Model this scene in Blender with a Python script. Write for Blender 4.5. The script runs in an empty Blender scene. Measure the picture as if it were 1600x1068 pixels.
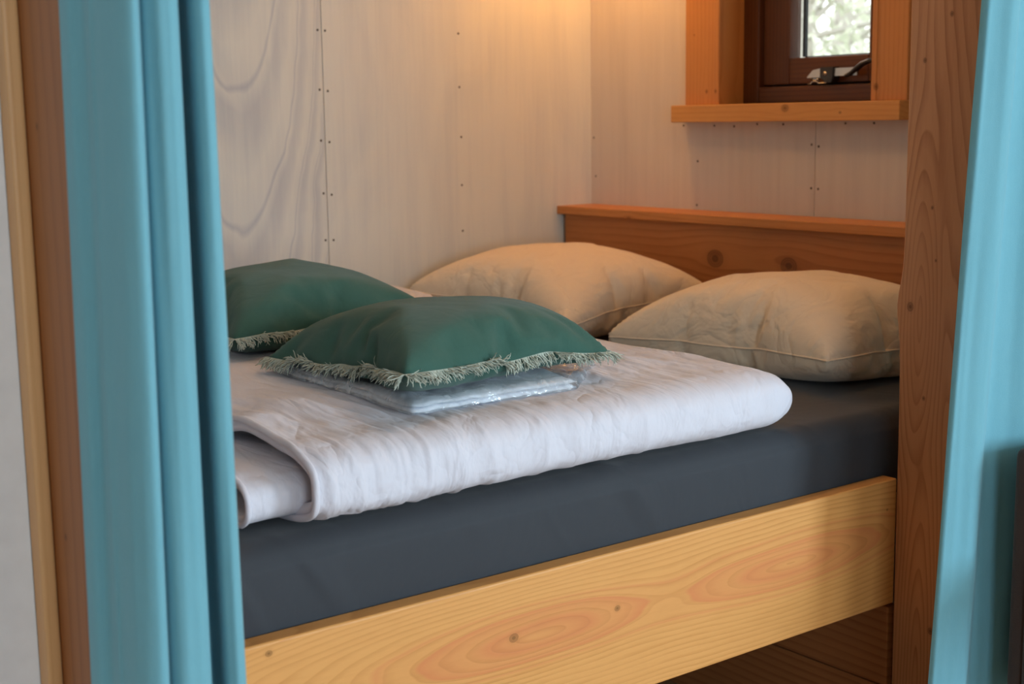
import bpy, bmesh, math, random
import numpy as np
from mathutils import Vector, Matrix, noise
D = bpy.data; SC = bpy.context.scene; COL = SC.collection
R = math.radians
random.seed(7)

# ------------------------------------------------------------------ camera
yaw, pitch, roll = R(52.639), R(8.982), R(0.817)
F = Vector((math.cos(pitch)*math.cos(yaw), math.cos(pitch)*math.sin(yaw), -math.sin(pitch)))
RT = Vector((math.sin(yaw), -math.cos(yaw), 0)); DN = F.cross(RT)
rt = math.cos(roll)*RT + math.sin(roll)*DN
dn = -math.sin(roll)*RT + math.cos(roll)*DN
cam = D.cameras.new('camera'); co = D.objects.new('camera', cam); COL.objects.link(co)
M = Matrix((rt, -dn, -F)).transposed().to_4x4()
co.matrix_world = M
cam.sensor_width = 36; cam.lens = 2193.3/1600*36; cam.clip_start = .05; cam.clip_end = 200
cam.dof.use_dof = True; cam.dof.focus_distance = 2.12; cam.dof.aperture_fstop = 6.3
SC.camera = co

# ------------------------------------------------------------------ sky
W = D.worlds.new('sky'); SC.world = W; W.use_nodes = True
wn = W.node_tree.nodes; wl = W.node_tree.links
bg = wn['Background']; bg.inputs[0].default_value = (.93, .98, 1, 1); bg.inputs[1].default_value = 2.9
# ------------------------------------------------------------------ exposure
SC.view_settings.view_transform = 'Standard'; SC.view_settings.look = 'None'
SC.view_settings.gamma = 1; SC.view_settings.use_curve_mapping = False
SC.view_settings.exposure = 0.12

# ------------------------------------------------------------------ daylight through the room's windows, plus an added one on the left
def area(name, loc, target, sx, sy, power, color):
    l = D.lights.new(name, 'AREA'); l.shape = 'RECTANGLE'; l.size = sx; l.size_y = sy
    l.energy = power; l.color = color
    o = D.objects.new(name, l); COL.objects.link(o); o.location = loc
    o.rotation_euler = (Vector(target)-Vector(loc)).to_track_quat('-Z', 'Y').to_euler()
    return o
area('daylight_side_window', (3.95, -2.93, .25), (3.95, 0, .25), 1.3, 1.5, 148, (.62, .835, 1))
area('daylight_front_window', (1.9, -2.93, .25), (1.9, 0, .25), 1.4, 1.3, 30, (.62, .835, 1))
area('added_left_fill', (-.35, -2.93, .25), (-.35, 0, .25), 1.2, 1.3, 38, (.62, .835, 1))  # unseen window light, added to brighten the left curtain and wall
# warm wall lamp above the head end (its bulb)
lp = D.lights.new('reading_lamp_bulb', 'POINT'); lp.energy = 9; lp.color = (1, .43, .085); lp.shadow_soft_size = .05
lo = D.objects.new('reading_lamp_bulb', lp); COL.objects.link(lo); lo.location = (2.36, 2.70, .68)
lp2 = D.lights.new('room_lamp_bulb', 'POINT'); lp2.energy = 8; lp2.color = (1, .53, .20); lp2.shadow_soft_size = .12
lo2 = D.objects.new('room_lamp_bulb', lp2); COL.objects.link(lo2); lo2.location = (1.8, 1.75, 1.0)

# ------------------------------------------------------------------ object helpers
def link(name, me, mat=None, parent=None, smooth=False):
    o = D.objects.new(name, me); COL.objects.link(o)
    if mat: me.materials.append(mat)
    if smooth:
        for p in me.polygons: p.use_smooth = True
    if parent:
        o.parent = parent; me.transform(Matrix.Translation(-parent.location)) if parent.type == 'EMPTY' else None
    return o
def thing(name, loc, label, cat, group=None):
    o = D.objects.new(name, None); COL.objects.link(o); o.location = loc; o.empty_display_size = .05
    o['label'] = label; o['category'] = cat
    if group: o['group'] = group
    return o
def tag(o, label, cat, group=None):
    o['label'] = label; o['category'] = cat
    if group: o['group'] = group
    return o
def boxbm(bm, x0, x1, y0, y1, z0, z1):
    v = [bm.verts.new((x, y, z)) for x in (x0, x1) for y in (y0, y1) for z in (z0, z1)]
    for f in ((0,1,3,2),(4,6,7,5),(0,4,5,1),(2,3,7,6),(0,2,6,4),(1,5,7,3)): bm.faces.new([v[i] for i in f])
def box(name, b, mat, parent=None, bev=.003, seg=2):
    bm = bmesh.new()
    for q in (b if isinstance(b, list) else [b]): boxbm(bm, *q)
    if bev: bmesh.ops.bevel(bm, geom=bm.edges[:], offset=bev, segments=seg, affect='EDGES', profile=.6)
    bmesh.ops.recalc_face_normals(bm, faces=bm.faces[:])
    me = D.meshes.new(name); bm.to_mesh(me); bm.free()
    return link(name, me, mat, parent)
def gridmesh(name, P, mat, parent=None, wrap_u=False, smooth=True, cap=False):
    """P: (n,m,3) array of points -> quad grid."""
    n, m, _ = P.shape
    vs = P.reshape(-1, 3)
    i = np.arange(n if wrap_u else n-1)[:, None]; j = np.arange(m-1)[None, :]
    a = i*m+j; b = ((i+1) % n)*m+j
    fs = np.stack([a, b, b+1, a+1], -1).reshape(-1, 4).tolist()
    if cap:
        fs.append([k*m for k in range(n)][::-1]); fs.append([k*m+m-1 for k in range(n)])
    me = D.meshes.new(name); me.from_pydata(vs.tolist(), [], fs); me.update()
    bm = bmesh.new(); bm.from_mesh(me); bmesh.ops.remove_doubles(bm, verts=bm.verts[:], dist=1e-6)
    bmesh.ops.recalc_face_normals(bm, faces=bm.faces[:]); bm.to_mesh(me); bm.free()
    return link(name, me, mat, parent, smooth)
def tube(name, pts, rad, mat, parent=None, n=10, flat=1.0, up=(0,0,1)):
    pts = [Vector(p) for p in pts]; rad = rad if isinstance(rad, (list, tuple)) else [rad]*len(pts)
    P = np.zeros((n, len(pts), 3))
    for k, p in enumerate(pts):
        t = (pts[min(k+1, len(pts)-1)]-pts[max(k-1, 0)]).normalized()
        a = t.cross(Vector(up)).normalized(); b = a.cross(t)
        for q in range(n):
            w = 2*math.pi*q/n; P[q, k] = p+rad[k]*(a*math.cos(w)*flat+b*math.sin(w))
    return gridmesh(name, P, mat, parent, wrap_u=True, cap=True)

# ------------------------------------------------------------------ node helpers
class NT:
    def __init__(s, name, rough=.6, spec=.3):
        s.m = D.materials.new(name); s.m.use_nodes = True; s.t = s.m.node_tree; s.n = s.t.nodes; s.l = s.t.links
        s.b = s.n['Principled BSDF']; s.b.inputs['Roughness'].default_value = rough
        s.b.inputs['Specular IOR Level'].default_value = spec
        s.tc = s.n.new('ShaderNodeTexCoord')
    def lk(s, a, b): s.l.new(a, b)
    def put(s, v, sock):
        if isinstance(v, (int, float)): sock.default_value = v
        elif isinstance(v, tuple): sock.default_value = v
        else: s.lk(v, sock)
    def math(s, op, a, b=0.0, c=None, clamp=False):
        n = s.n.new('ShaderNodeMath'); n.operation = op; n.use_clamp = clamp
        s.put(a, n.inputs[0]); s.put(b, n.inputs[1])
        if c is not None: s.put(c, n.inputs[2])
        return n.outputs[0]
    def coords(s, origin=(0,0,0), sc=(1,1,1)):
        mp = s.n.new('ShaderNodeMapping'); mp.vector_type = 'POINT'
        s.lk(s.tc.outputs['Object'], mp.inputs[0])
        mp.inputs[1].default_value = tuple(o*k for o, k in zip(origin, sc)); mp.inputs[3].default_value = sc
        return mp.outputs[0]
    def noise(s, vec, scale, detail=3, rough=.5, dist=0):
        n = s.n.new('ShaderNodeTexNoise'); s.lk(vec, n.inputs['Vector']); n.inputs['Scale'].default_value = scale
        n.inputs['Detail'].default_value = detail; n.inputs['Roughness'].default_value = rough; n.inputs['Distortion'].default_value = dist
        return n.outputs['Fac']
    def ramp(s, fac, stops, interp='LINEAR'):
        n = s.n.new('ShaderNodeValToRGB'); s.put(fac, n.inputs[0]); n.color_ramp.interpolation = interp
        e = n.color_ramp.elements
        while len(e) < len(stops): e.new(.5)
        for q, (p, c) in zip(e, stops):
            q.position = p; q.color = (c, c, c, 1) if isinstance(c, (int, float)) else (*c, 1)
        return n.outputs[0]
    def mix(s, fac, a, b, mode='MIX'):
        n = s.n.new('ShaderNodeMix'); n.data_type = 'RGBA'; n.blend_type = mode
        s.put(fac, n.inputs[0])
        for v, k in ((a, 6), (b, 7)):
            if isinstance(v, tuple): n.inputs[k].default_value = (*v, 1)[:4]
            else: s.lk(v, n.inputs[k])
        return n.outputs[2]
    def bump(s, h, strength, dist, prev=None):
        n = s.n.new('ShaderNodeBump'); s.put(h, n.inputs['Height']); n.inputs['Strength'].default_value = strength
        n.inputs['Distance'].default_value = dist
        if prev: s.lk(prev, n.inputs['Normal'])
        return n.outputs[0]

def wood(name, light, dark, along, across, origin=(0,0,0), freq=70, wob=.02, knots=(), center=None, salmon=None, rough=.45, line=.75, bend=None, seed=0.0, lat=.25):
    """procedural plank: grain runs along axis `along`; rings counted across `across`; knots = (a, b, radius)."""
    t = NT(name, rough, .35); origin = (0, 0, 0)
    v = t.coords(origin); sx = t.n.new('ShaderNodeSeparateXYZ'); t.lk(v, sx.inputs[0])
    A = sx.outputs[along]; B = sx.outputs[across]; C = sx.outputs[({0,1,2}-{along, across}).pop()]
    sc = [14, 14, 14]; sc[along] = 1.6
    vs = t.coords((origin[0]+seed, origin[1]+seed, origin[2]), tuple(sc))
    sl = [3.2, 3.2, 3.2]; sl[along] = 1.1
    vl = t.coords((origin[0]+seed, origin[1], origin[2]+seed), tuple(sl))
    n1 = t.noise(vl, 1.0, 2, .5)
    r = t.math('MULTIPLY_ADD', C, lat, B)
    r = t.math('ADD', r, t.math('MULTIPLY', t.math('SUBTRACT', n1, .5), wob*2))
    km = None; halo = None
    for (a0, b0, kr) in knots:
        da = t.math('MULTIPLY', t.math('SUBTRACT', A, a0), .42); db = t.math('SUBTRACT', B, b0)
        q = t.math('ADD', t.math('MULTIPLY', da, da), t.math('MULTIPLY', db, db))
        K = (kr*1.7)**2
        r = t.math('SUBTRACT', r, t.math('MULTIPLY', db, t.math('DIVIDE', K*1.3, t.math('ADD', q, K))))
        da2 = t.math('MULTIPLY', t.math('SUBTRACT', A, a0), .8)
        q2 = t.math('SQRT', t.math('ADD', t.math('MULTIPLY', da2, da2), t.math('MULTIPLY', db, db)))
        m = t.math('SUBTRACT', 1.0, t.math('MULTIPLY', q2, 1/kr), clamp=True)
        km = m if km is None else t.math('MAXIMUM', km, m)
        h = t.math('SUBTRACT', 1.0, t.math('MULTIPLY', q2, .55/kr), clamp=True)
        halo = h if halo is None else t.math('MAXIMUM', halo, h)
    e_in = None
    if center:                      # long oval figure: list of (a, b, half length, half height)
        E = None
        for (a0, b0, L, Hh) in center:
            da = t.math('MULTIPLY', t.math('SUBTRACT', A, a0), Hh/L); db = t.math('SUBTRACT', B, b0)
            q = t.math('SQRT', t.math('ADD', t.math('MULTIPLY', da, da), t.math('MULTIPLY', db, db)))
            q = t.math('DIVIDE', q, Hh)
            E = q if E is None else t.math('SMOOTH_MIN', E, q, .8)
        wsc = [9, 9, 9]; wsc[along] = 2.2; wsc[across] = 14
        wv = t.coords((origin[0]+3, origin[1], origin[2]+seed), tuple(wsc))
        E = t.math('ADD', E, t.math('MULTIPLY', t.math('SUBTRACT', t.noise(wv, 1, 2, .5), .5), .9))
        e_in = E
        r = t.math('ADD', t.math('MULTIPLY', E, .070), t.math('MULTIPLY', t.math('SUBTRACT', n1, .5), wob*.5))
    ph = t.math('MULTIPLY', r, freq)
    fr = t.math('FRACT', ph)
    band = t.ramp(fr, [(0, 0), (.45, .12), (.78, .75), (.9, 1), (.97, .1), (1, 0)])
    # irregular strength of rings
    ring_s = t.ramp(t.noise(vl, 2.3, 2), [(.3, .45), (.7, 1)])
    band = t.math('MULTIPLY', band, ring_s)
    streak = t.noise(vs, 3.2, 5, .65)
    fine = t.noise(vs, 14, 3, .6)
    f = t.math('ADD', t.math('MULTIPLY', band, line), t.math('MULTIPLY', t.math('SUBTRACT', streak, .5), .7), clamp=True)
    f = t.math('ADD', f, t.math('MULTIPLY', t.math('SUBTRACT', fine, .5), .35), clamp=True)
    c = t.mix(f, light, dark)
    if e_in is not None and salmon:
        c2 = t.mix(t.math('MULTIPLY', f, .55, clamp=True), salmon, tuple(k*.78 for k in salmon))
        msk = t.ramp(t.math('MULTIPLY', e_in, .4), [(.0, .35), (.18, .95), (.25, .45), (.37, .65), (.415, 1), (.43, .2), (.52, .12), (.56, .6), (.58, .1), (.68, 0)])
        c = t.mix(msk, c, c2)
    if km is not None:
        c = t.mix(t.math('MULTIPLY', halo, .4), c, tuple(k*.72 for k in dark))
        kk = t.ramp(km, [(0, 0), (.08, .7), (.2, .25), (.35, .55), (.5, .25), (.7, .75), (1, .6)])
        c = t.mix(kk, c, tuple(k*.30 for k in dark))
    t.lk(c, t.b.inputs['Base Color'])
    t.lk(t.bump(t.math('ADD', t.math('MULTIPLY', fine, .6), t.math('MULTIPLY', band, -.4)), .12, .002), t.b.inputs['Normal'])
    return t.m

FIR_L, FIR_D = (.50, .225, .088), (.31, .105, .030)
m_rail = wood('larch_rail', (.72, .345, .105), (.52, .215, .05), 0, 2, origin=(1.2, 1.45, -.72), freq=62, wob=.02,
    center=[(1.14, -.702, .20, .032), (1.66, -.705, .24, .034)], salmon=(.66, .235, .08), knots=[(1.103, -.695, .0065), (1.291, -.696, .0045), (.735, -.625, .004), (1.903, -.662, .002)], line=.72, rough=.42)
m_head = wood('fir_headboard', (.46, .175, .050), (.29, .085, .018), 1, 2, origin=(2.47, 2.3, -.38), freq=58, wob=.030, knots=[(2.369, -.335, .022), (2.138, -.336, .020), (1.75, -.42, .014)], line=.7)
m_cap = wood('fir_cap', (.56, .23, .068), (.37, .115, .027), 1, 2, origin=(2.47, 2.3, -.25), freq=90, wob=.018, knots=[(2.66, -.254, .007)], line=.6, seed=4, lat=.8)
m_post = wood('fir_post', (.54, .245, .11), (.33, .12, .042), 2, 1, origin=(1.98, 1.38, -1.15), freq=42, wob=.05, center=[(-.33, 1.412, .15, .020), (.26, 1.30, .30, .05), (-.98, 1.40, .24, .018)], knots=[(-.315, 1.432, .0065), (.085, 1.418, .0035), (-.15, 1.395, .0025), (.155, 1.37, .0035), (-.86, 1.372, .005), (-.235, 1.385, .002), (-.465, 1.40, .003), (.20, 1.31, .02)], line=.85, seed=2, lat=.5)
m_trim = wood('larch_trim', (.74, .43, .19), (.60, .30, .11), 2, 0, freq=120, wob=.01, line=.4)
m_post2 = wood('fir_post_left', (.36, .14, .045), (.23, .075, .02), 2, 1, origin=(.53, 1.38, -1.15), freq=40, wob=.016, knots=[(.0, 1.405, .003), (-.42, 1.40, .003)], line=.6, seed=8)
m_case = wood('fir_casing', (.56, .245, .075), (.40, .14, .035), 2, 1, freq=80, wob=.012, knots=[(.062, 2.486, .004), (.062, 2.452, .004), (.06, 1.973, .006), (.2, 2.53, .002)], line=.55, seed=5)
m_sill = wood('fir_sill', (.64, .31, .095), (.48, .19, .045), 1, 2, freq=85, wob=.012, knots=[(2.21, .018, .009), (2.05, .006, .003)], line=.5, seed=6)
m_win = wood('window_dark', (.115, .038, .011), (.055, .016, .006), 2, 1, freq=90, wob=.01, line=.6, seed=9, rough=.35)
m_winb = wood('window_dark_h', (.115, .038, .011), (.055, .016, .006), 1, 2, freq=90, wob=.01, line=.6, seed=9, rough=.35)
m_panel = wood('fir_panel', (.40, .155, .052), (.23, .07, .02), 1, 2, origin=(1.946, 2, -1), freq=60, wob=.03, line=.8, seed=11)
m_slat = wood('fir_slat', (.50, .27, .12), (.36, .17, .07), 1, 0, freq=70, line=.5)
m_floor = wood('floorboards', (.44, .25, .12), (.30, .15, .06), 0, 1, freq=40, line=.6, seed=12)

def plywood(name, seed, warm=(.66, .60, .52), cool=(.50, .49, .50), figure=None):
    t = NT(name, .75, .2)
    streak = t.noise(t.coords((seed, seed, seed), (10, 10, .5)), 5, 5, .65)
    n = t.noise(t.coords((seed*2, seed, seed), (3.4, 3.4, 1.15)), .9, 2, .4, .3)
    line = t.ramp(t.math('FRACT', t.math('MULTIPLY', n, 6)), [(0, 0), (.55, 0), (.86, .3), (.93, .8), (.97, .2), (1, 0)])
    blot = t.ramp(n, [(.36, 0), (.45, .75), (.52, .1), (.60, .65), (.7, 0)])
    f = t.math('ADD', t.math('MULTIPLY', blot, .22), t.math('MULTIPLY', line, .05))
    if figure:          # flame figure of one veneer sheet: nested arches about a centre line, left of a joint
        xc, xmax, z0 = figure
        sx = t.n.new('ShaderNodeSeparateXYZ'); t.lk(t.coords(), sx.inputs[0])
        nn = t.noise(t.coords((3, 0, 1), (6, 6, 3)), 1.2, 3, .5)
        dx = t.math('ADD', t.math('SUBTRACT', sx.outputs[0], xc), t.math('MULTIPLY', t.math('SUBTRACT', nn, .5), .10))
        g = t.math('SUBTRACT', sx.outputs[2], t.math('MULTIPLY', t.math('MULTIPLY', dx, dx), 17.0))
        g = t.math('ADD', t.math('SUBTRACT', g, z0), t.math('MULTIPLY', t.math('SUBTRACT', nn, .5), .12))
        ar = t.ramp(t.math('FRACT', t.math('MULTIPLY', g, 3.2)), [(0, .9), (.025, .55), (.05, .15), (.35, .0), (.6, .5), (.8, .65), (.95, .1), (1, .9)])
        on = t.math('LESS_THAN', sx.outputs[0], xmax)
        f = t.math('ADD', f, t.math('MULTIPLY', t.math('MULTIPLY', ar, on), .75))
    f = t.math('ADD', f, t.math('MULTIPLY', t.math('SUBTRACT', streak, .5), .75), clamp=True)
    c = t.mix(f, warm, cool)
    t.lk(c, t.b.inputs['Base Color'])
    t.lk(t.bump(streak, .15, .002), t.b.inputs['Normal'])
    return t.m
m_ply = plywood('whitewashed_plywood', 1.3, (.72, .715, .66), (.45, .475, .52), (1.47, 1.7011, -.25))
m_ply2 = plywood('whitewashed_plywood_side', 4.1, (.66, .60, .55), (.47, .42, .40))

def plain(name, col, rough=.8, spec=.2, metal=0):
    t = NT(name, rough, spec)
    n = t.noise(t.coords(), 40, 3)
    c = t.mix(n, tuple(k*.93 for k in col), tuple(min(1, k*1.06) for k in col)); t.lk(c, t.b.inputs['Base Color'])
    t.b.inputs['Metallic'].default_value = metal
    return t.m
m_white = plain('white_wall_paint', (.84, .84, .85)); m_ceil = plain('ceiling_paint', (.62, .56, .48)); m_roomwall = plain('room_wall_boards', (.34, .24, .16))
m_dark = plain('dark_gap', (.03, .02, .015)); m_black = plain('black_plastic', (.02, .02, .022), .4, .5)
m_steel = plain('brushed_steel', (.62, .60, .56), .32, .5, 1); m_screw = plain('screw_head', (.085, .06, .042), .6)
m_bead = plain('white_bead', (.80, .83, .86), .5); m_gasket = plain('grey_gasket', (.06, .08, .10), .6)

def fabric(name, col, col2, scale=900, rough=.9, wrink=.3, wscale=7, sheen=.2, weave=.4, transl=0, stretch=(1,1,1), bdist=.01, spec=.15, dist=1.2):
    t = NT(name, rough, spec)
    v = t.coords(sc=stretch)
    blot = t.noise(v, 6, 4, .6)
    wv = t.noise(t.coords(sc=(1,1,1)), scale, 2, .7)
    mid = t.noise(t.coords(sc=(1,1,.25)), scale*.25, 2, .7)
    f = t.math('ADD', t.math('MULTIPLY', blot, .5), t.math('MULTIPLY', t.math('ADD', wv, mid), .28), clamp=True)
    c = t.mix(f, col, col2); t.lk(c, t.b.inputs['Base Color'])
    t.b.inputs['Sheen Weight'].default_value = sheen
    w1 = t.noise(v, wscale, 3, .5, dist)
    rid = t.math('ABSOLUTE', t.math('SUBTRACT', w1, .5)); rid = t.math('MULTIPLY', t.math('MINIMUM', rid, .12), 8)
    w2 = t.noise(v, wscale*2.7, 3, .55, dist*.5)
    h = t.math('ADD', t.math('MULTIPLY', rid, .5), t.math('MULTIPLY', w2, .8))
    nb = t.bump(h, wrink, bdist)
    nb = t.bump(wv, weave, .0006, nb)
    t.lk(nb, t.b.inputs['Normal'])
    if transl:
        tr = t.n.new('ShaderNodeBsdfTranslucent'); t.lk(c, tr.inputs[0])
        ms = t.n.new('ShaderNodeMixShader'); ms.inputs[0].default_value = transl
        out = t.n['Material Output']; t.lk(t.b.outputs[0], ms.inputs[1]); t.lk(tr.outputs[0], ms.inputs[2]); t.lk(ms.outputs[0], out.inputs[0])
    return t.m
m_curtain = fabric('teal_linen', (.155, .415, .505), (.235, .52, .605), 700, wrink=.10, wscale=5, transl=.18, stretch=(1,1,.3), weave=.5)
m_green = fabric('green_linen', (.026, .078, .060), (.056, .132, .104), 900, wrink=.12, wscale=6, sheen=.12, weave=.6)
m_fringe = fabric('sage_cotton_fringe', (.36, .41, .34), (.60, .64, .55), 1200, wrink=0, sheen=.1)
m_pillow = fabric('cream_cotton', (.74, .60, .44), (.80, .66, .50), 1200, wrink=.45, wscale=8, weave=.1)
m_duvet = fabric('white_cotton', (.645, .635, .70), (.685, .675, .74), 1200, wrink=.42, wscale=9, dist=.5, weave=.06, sheen=.1, stretch=(1.7, .7, 1))
m_sheet = fabric('charcoal_jersey', (.028, .032, .040), (.040, .045, .053), 1300, wrink=.10, wscale=5, weave=.25, sheen=.1, spec=.3, rough=.7)
m_chair = fabric('brown_weave', (.035, .022, .018), (.09, .06, .05), 420, wrink=.05, weave=.9)

# ------------------------------------------------------------------ the building
def structure(o): o['kind'] = 'structure'; return o
FZ, CZ = -1.15, 1.22
X0, X1, Y0, Y1 = .485, 2.535, 1.45, 2.95           # alcove
RX0, RX1, RY0 = -1.6, 5.0, -3.0                    # the room in front
WY0, WY1, WZ0, WZ1 = 1.987, 2.445, .030, .95       # bed window opening
structure(box('floor', (RX0-.1, RX1+.1, RY0-.1, 3.15, FZ-.1, FZ), m_floor, bev=0))
structure(box('ceiling', (RX0-.1, RX1+.1, RY0-.1, 3.15, CZ, CZ+.1), m_ceil, bev=0))
# back wall: plywood sheets with a hairline joint
wb = structure(box('wall_back', [(X0-.1, 1.7005, Y1, Y1+.02, FZ, CZ), (1.7022, X1+.2, Y1, Y1+.02, FZ, CZ), (X0-.1, X1+.2, Y1+.02, Y1+.14, FZ, CZ)], m_ply, bev=.0006, seg=1))
sh = [(X1, X1+.02, 2.1612, Y1, FZ, WZ0), (X1, X1+.02, .0, 2.1598, FZ, WZ0), (X1, X1+.02, WY1+.13, Y1, WZ0, CZ), (X1, X1+.02, WY1, WY1+.1285, WZ0, CZ),
      (X1, X1+.02, .0, WY0, WZ0, CZ), (X1, X1+.02, WY0, WY1, WZ1, CZ)]
sh = [(X1, X1+.02, 2.1614, Y1, FZ, WZ0), (X1, X1+.02, 1.4, 2.1600, FZ, WZ0), (X1, X1+.02, WY1, Y1, WZ0, CZ), (X1, X1+.02, 1.4, WY0, WZ0, CZ), (X1, X1+.02, WY0, WY1, WZ1, CZ)]
core = [(X1+.02, X1+.16, 1.4, Y1, FZ, WZ0), (X1+.02, X1+.16, WY1, Y1, WZ0, CZ), (X1+.02, X1+.16, 1.4, WY0, WZ0, CZ), (X1+.02, X1+.16, WY0, WY1, WZ1, CZ)]
wr = structure(box('wall_right', sh+core, m_ply2, bev=0))
wl_ = structure(box('wall_left', (X0-.12, X0, Y0+.02, Y1, FZ, CZ), m_ply, bev=0))
# room side walls
structure(box('wall_front', [(RX0, .468, 1.465, 1.56, FZ, CZ)], m_white, bev=0))
structure(box('wall_front_right', [(X1+.0, RX1, 1.465, 1.56, FZ, CZ)], m_white, bev=0))
structure(box('wall_side_left', (RX0-.1, RX0, RY0, 1.56, FZ, CZ), m_roomwall, bev=0))
structure(box('wall_side_right', (RX1, RX1+.1, RY0, 1.56, FZ, CZ), m_roomwall, bev=0))
wins = [(3.25, 4.65, -.55, 1.05), (1.15, 2.65, -.45, .95), (-1.0, .3, -.45, .95)]  # last opening is added, only to let the left fill light in
structure(box('wall_rear', [(RX0, -1.0, RY0-.1, RY0, FZ, CZ), (.3, 1.15, RY0-.1, RY0, FZ, CZ), (-1.0, .3, RY0-.1, RY0, FZ, -.45), (-1.0, .3, RY0-.1, RY0, .95, CZ), (2.65, 3.25, RY0-.1, RY0, FZ, CZ), (4.65, RX1, RY0-.1, RY0, FZ, CZ),
     (1.15, 2.65, RY0-.1, RY0, FZ, -.45), (1.15, 2.65, RY0-.1, RY0, .95, CZ), (3.25, 4.65, RY0-.1, RY0, FZ, -.55), (3.25, 4.65, RY0-.1, RY0, 1.05, CZ)], m_roomwall, bev=0))
for k, (a, b, c_, d) in enumerate(wins):
    w = thing('window_%d' % (k+2), ((a+b)/2, RY0, c_), '', ''); del w['label']; del w['category']; w['kind'] = 'structure'
    box('window_frame', [(a, a+.06, RY0-.1, RY0-.02, c_, d), (b-.06, b, RY0-.1, RY0-.02, c_, d), (a+.06, b-.06, RY0-.1, RY0-.02, c_, c_+.06), (a+.06, b-.06, RY0-.1, RY0-.02, d-.06, d)], m_case, w)

# screws: part of the sheets they hold
def screw(p, axis, parent):
    bm = bmesh.new(); n = 10; r = .0030
    ring = []
    for rr, h in ((r, 0), (r*.8, .0008), (r*.3, .0004)):
        ring.append([bm.verts.new(((p[0]+rr*math.cos(a), p[1]-h, p[2]+rr*math.sin(a)) if axis == 1 else (p[0]-h, p[1]+rr*math.cos(a), p[2]+rr*math.sin(a)))) for a in [2*math.pi*k/n for k in range(n)]])
    for a, b in zip(ring, ring[1:]):
        for k in range(n): bm.faces.new((a[k], a[(k+1) % n], b[(k+1) % n], b[k]))
    bm.faces.new(ring[-1]); bmesh.ops.recalc_face_normals(bm, faces=bm.faces[:])
    me = D.meshes.new('screw'); bm.to_mesh(me); bm.free(); link('screw', me, m_screw, parent)
for x, z in ((1.691,.215),(1.711,.214),(1.691,.077),(1.713,.074),(1.690,-.042),(1.713,-.046),(1.692,-.167),(1.714,-.171),(1.693,-.279),(1.715,-.280),(2.096,.217),(2.096,.084),(2.099,-.041),(2.098,-.163),(2.098,-.28)):
    screw((x, Y1, z), 1, wb)
for y, z in ((2.939,-.051),(2.931,-.155),(2.54,-.109),(2.542,-.219),(2.151,-.070),(2.171,-.166),(2.150,-.167),(2.483,-.021),(2.416,-.023),(2.341,-.018),(2.259,-.019),(2.075,-.018),(1.996,-.018),(2.591,-.020),(2.172,-.066)):
    screw((X1, y, z), 0, wr)

# ------------------------------------------------------------------ bed window
w1 = D.objects.new('window_1', None); COL.objects.link(w1); w1.location = (2.56, 2.22, -.012); w1['kind'] = 'structure'
def wset(mat, parent):      # windows' materials use world-like coordinates
    return mat
def woodat(m, loc):
    """copy of a wood material whose grain follows the part under an Empty at loc"""
    c = m.copy()
    for n in c.node_tree.nodes:
        if n.type == 'MAPPING':
            s = n.inputs[3].default_value; l = n.inputs[1].default_value
            n.inputs[1].default_value = tuple(l[i]+loc[i]*s[i] for i in range(3))
    return c
wc = woodat(m_case, w1.location); ws = woodat(m_sill, w1.location); ww = woodat(m_win, w1.location); wh = woodat(m_winb, w1.location)
box('window_sill', (2.485, 2.60, 1.891, 2.586, -.012, .030), ws, w1, bev=.0025)
box('casing', (2.510, 2.535, 2.459, 2.560, .030, 1.06), wc, w1, bev=.002)
box('casing', (2.510, 2.535, 1.892, 1.985, .030, 1.06), wc, w1, bev=.002)
box('casing', (2.510, 2.535, 1.985, 2.459, WZ1+.01, 1.06), wc, w1, bev=.002)
box('jamb', (2.506, 2.594, 2.441, 2.4575, .030, .96), wc, w1, bev=.003)
box('jamb', (2.508, 2.594, 1.972, 1.986, .030, .96), wc, w1, bev=.002)
box('window_frame', [(2.593, 2.66, 2.392, 2.4445, .030, .95), (2.593, 2.66, 1.988, 2.04, .030, .95)], ww, w1, bev=.005, seg=3)
box('bottom_frame_rail', (2.590, 2.66, 2.04, 2.392, .030, .070), wh, w1, bev=.004)
box('top_frame_rail', (2.593, 2.66, 2.04, 2.392, .88, .95), wh, w1, bev=.004)
for a, b in ((2.307, 2.388), (2.045, 2.071)): box('sash_stile', (2.606, 2.648, a, b, .0745, .875), ww, w1, bev=.0035)
for a, b in ((.0745, .136), (.80, .875)): box('sash_rail', (2.606, 2.648, 2.071, 2.307, a, b), wh, w1, bev=.0035)
box('gasket', [(2.632, 2.641, 2.2805, 2.288, .139, .80), (2.632, 2.641, 2.071, 2.2805, .136, .1395)], m_gasket, w1, bev=0)
box('weather_strip', (2.642, 2.66, 2.04, 2.392, .0695, .084), m_gasket, w1, bev=0)
gl = NT('window_glass', .02, .5); gb = gl.n.new('ShaderNodeBsdfTransparent'); gg = gl.n.new('ShaderNodeBsdfGlossy'); gg.inputs['Roughness'].default_value = .02
gm = gl.n.new('ShaderNodeMixShader'); gm.inputs[0].default_value = .05
gl.lk(gb.outputs[0], gm.inputs[1]); gl.lk(gg.outputs[0], gm.inputs[2]); gl.lk(gm.outputs[0], gl.n['Material Output'].inputs[0])
box('glass', (2.636, 2.640, 2.0715, 2.3065, .1398, .80), gl.m, w1, bev=0)
# ragged foam-filled gap beside the casing
g = []; z = .055
while z < 1.0:
    h = random.uniform(.006, .02); g.append((2.5335, 2.5352, 2.556, 2.5675+random.uniform(-.0015, .0022), z, z+h)); z += h
box('foam_gap', g, m_dark, w1, bev=0)
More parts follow.
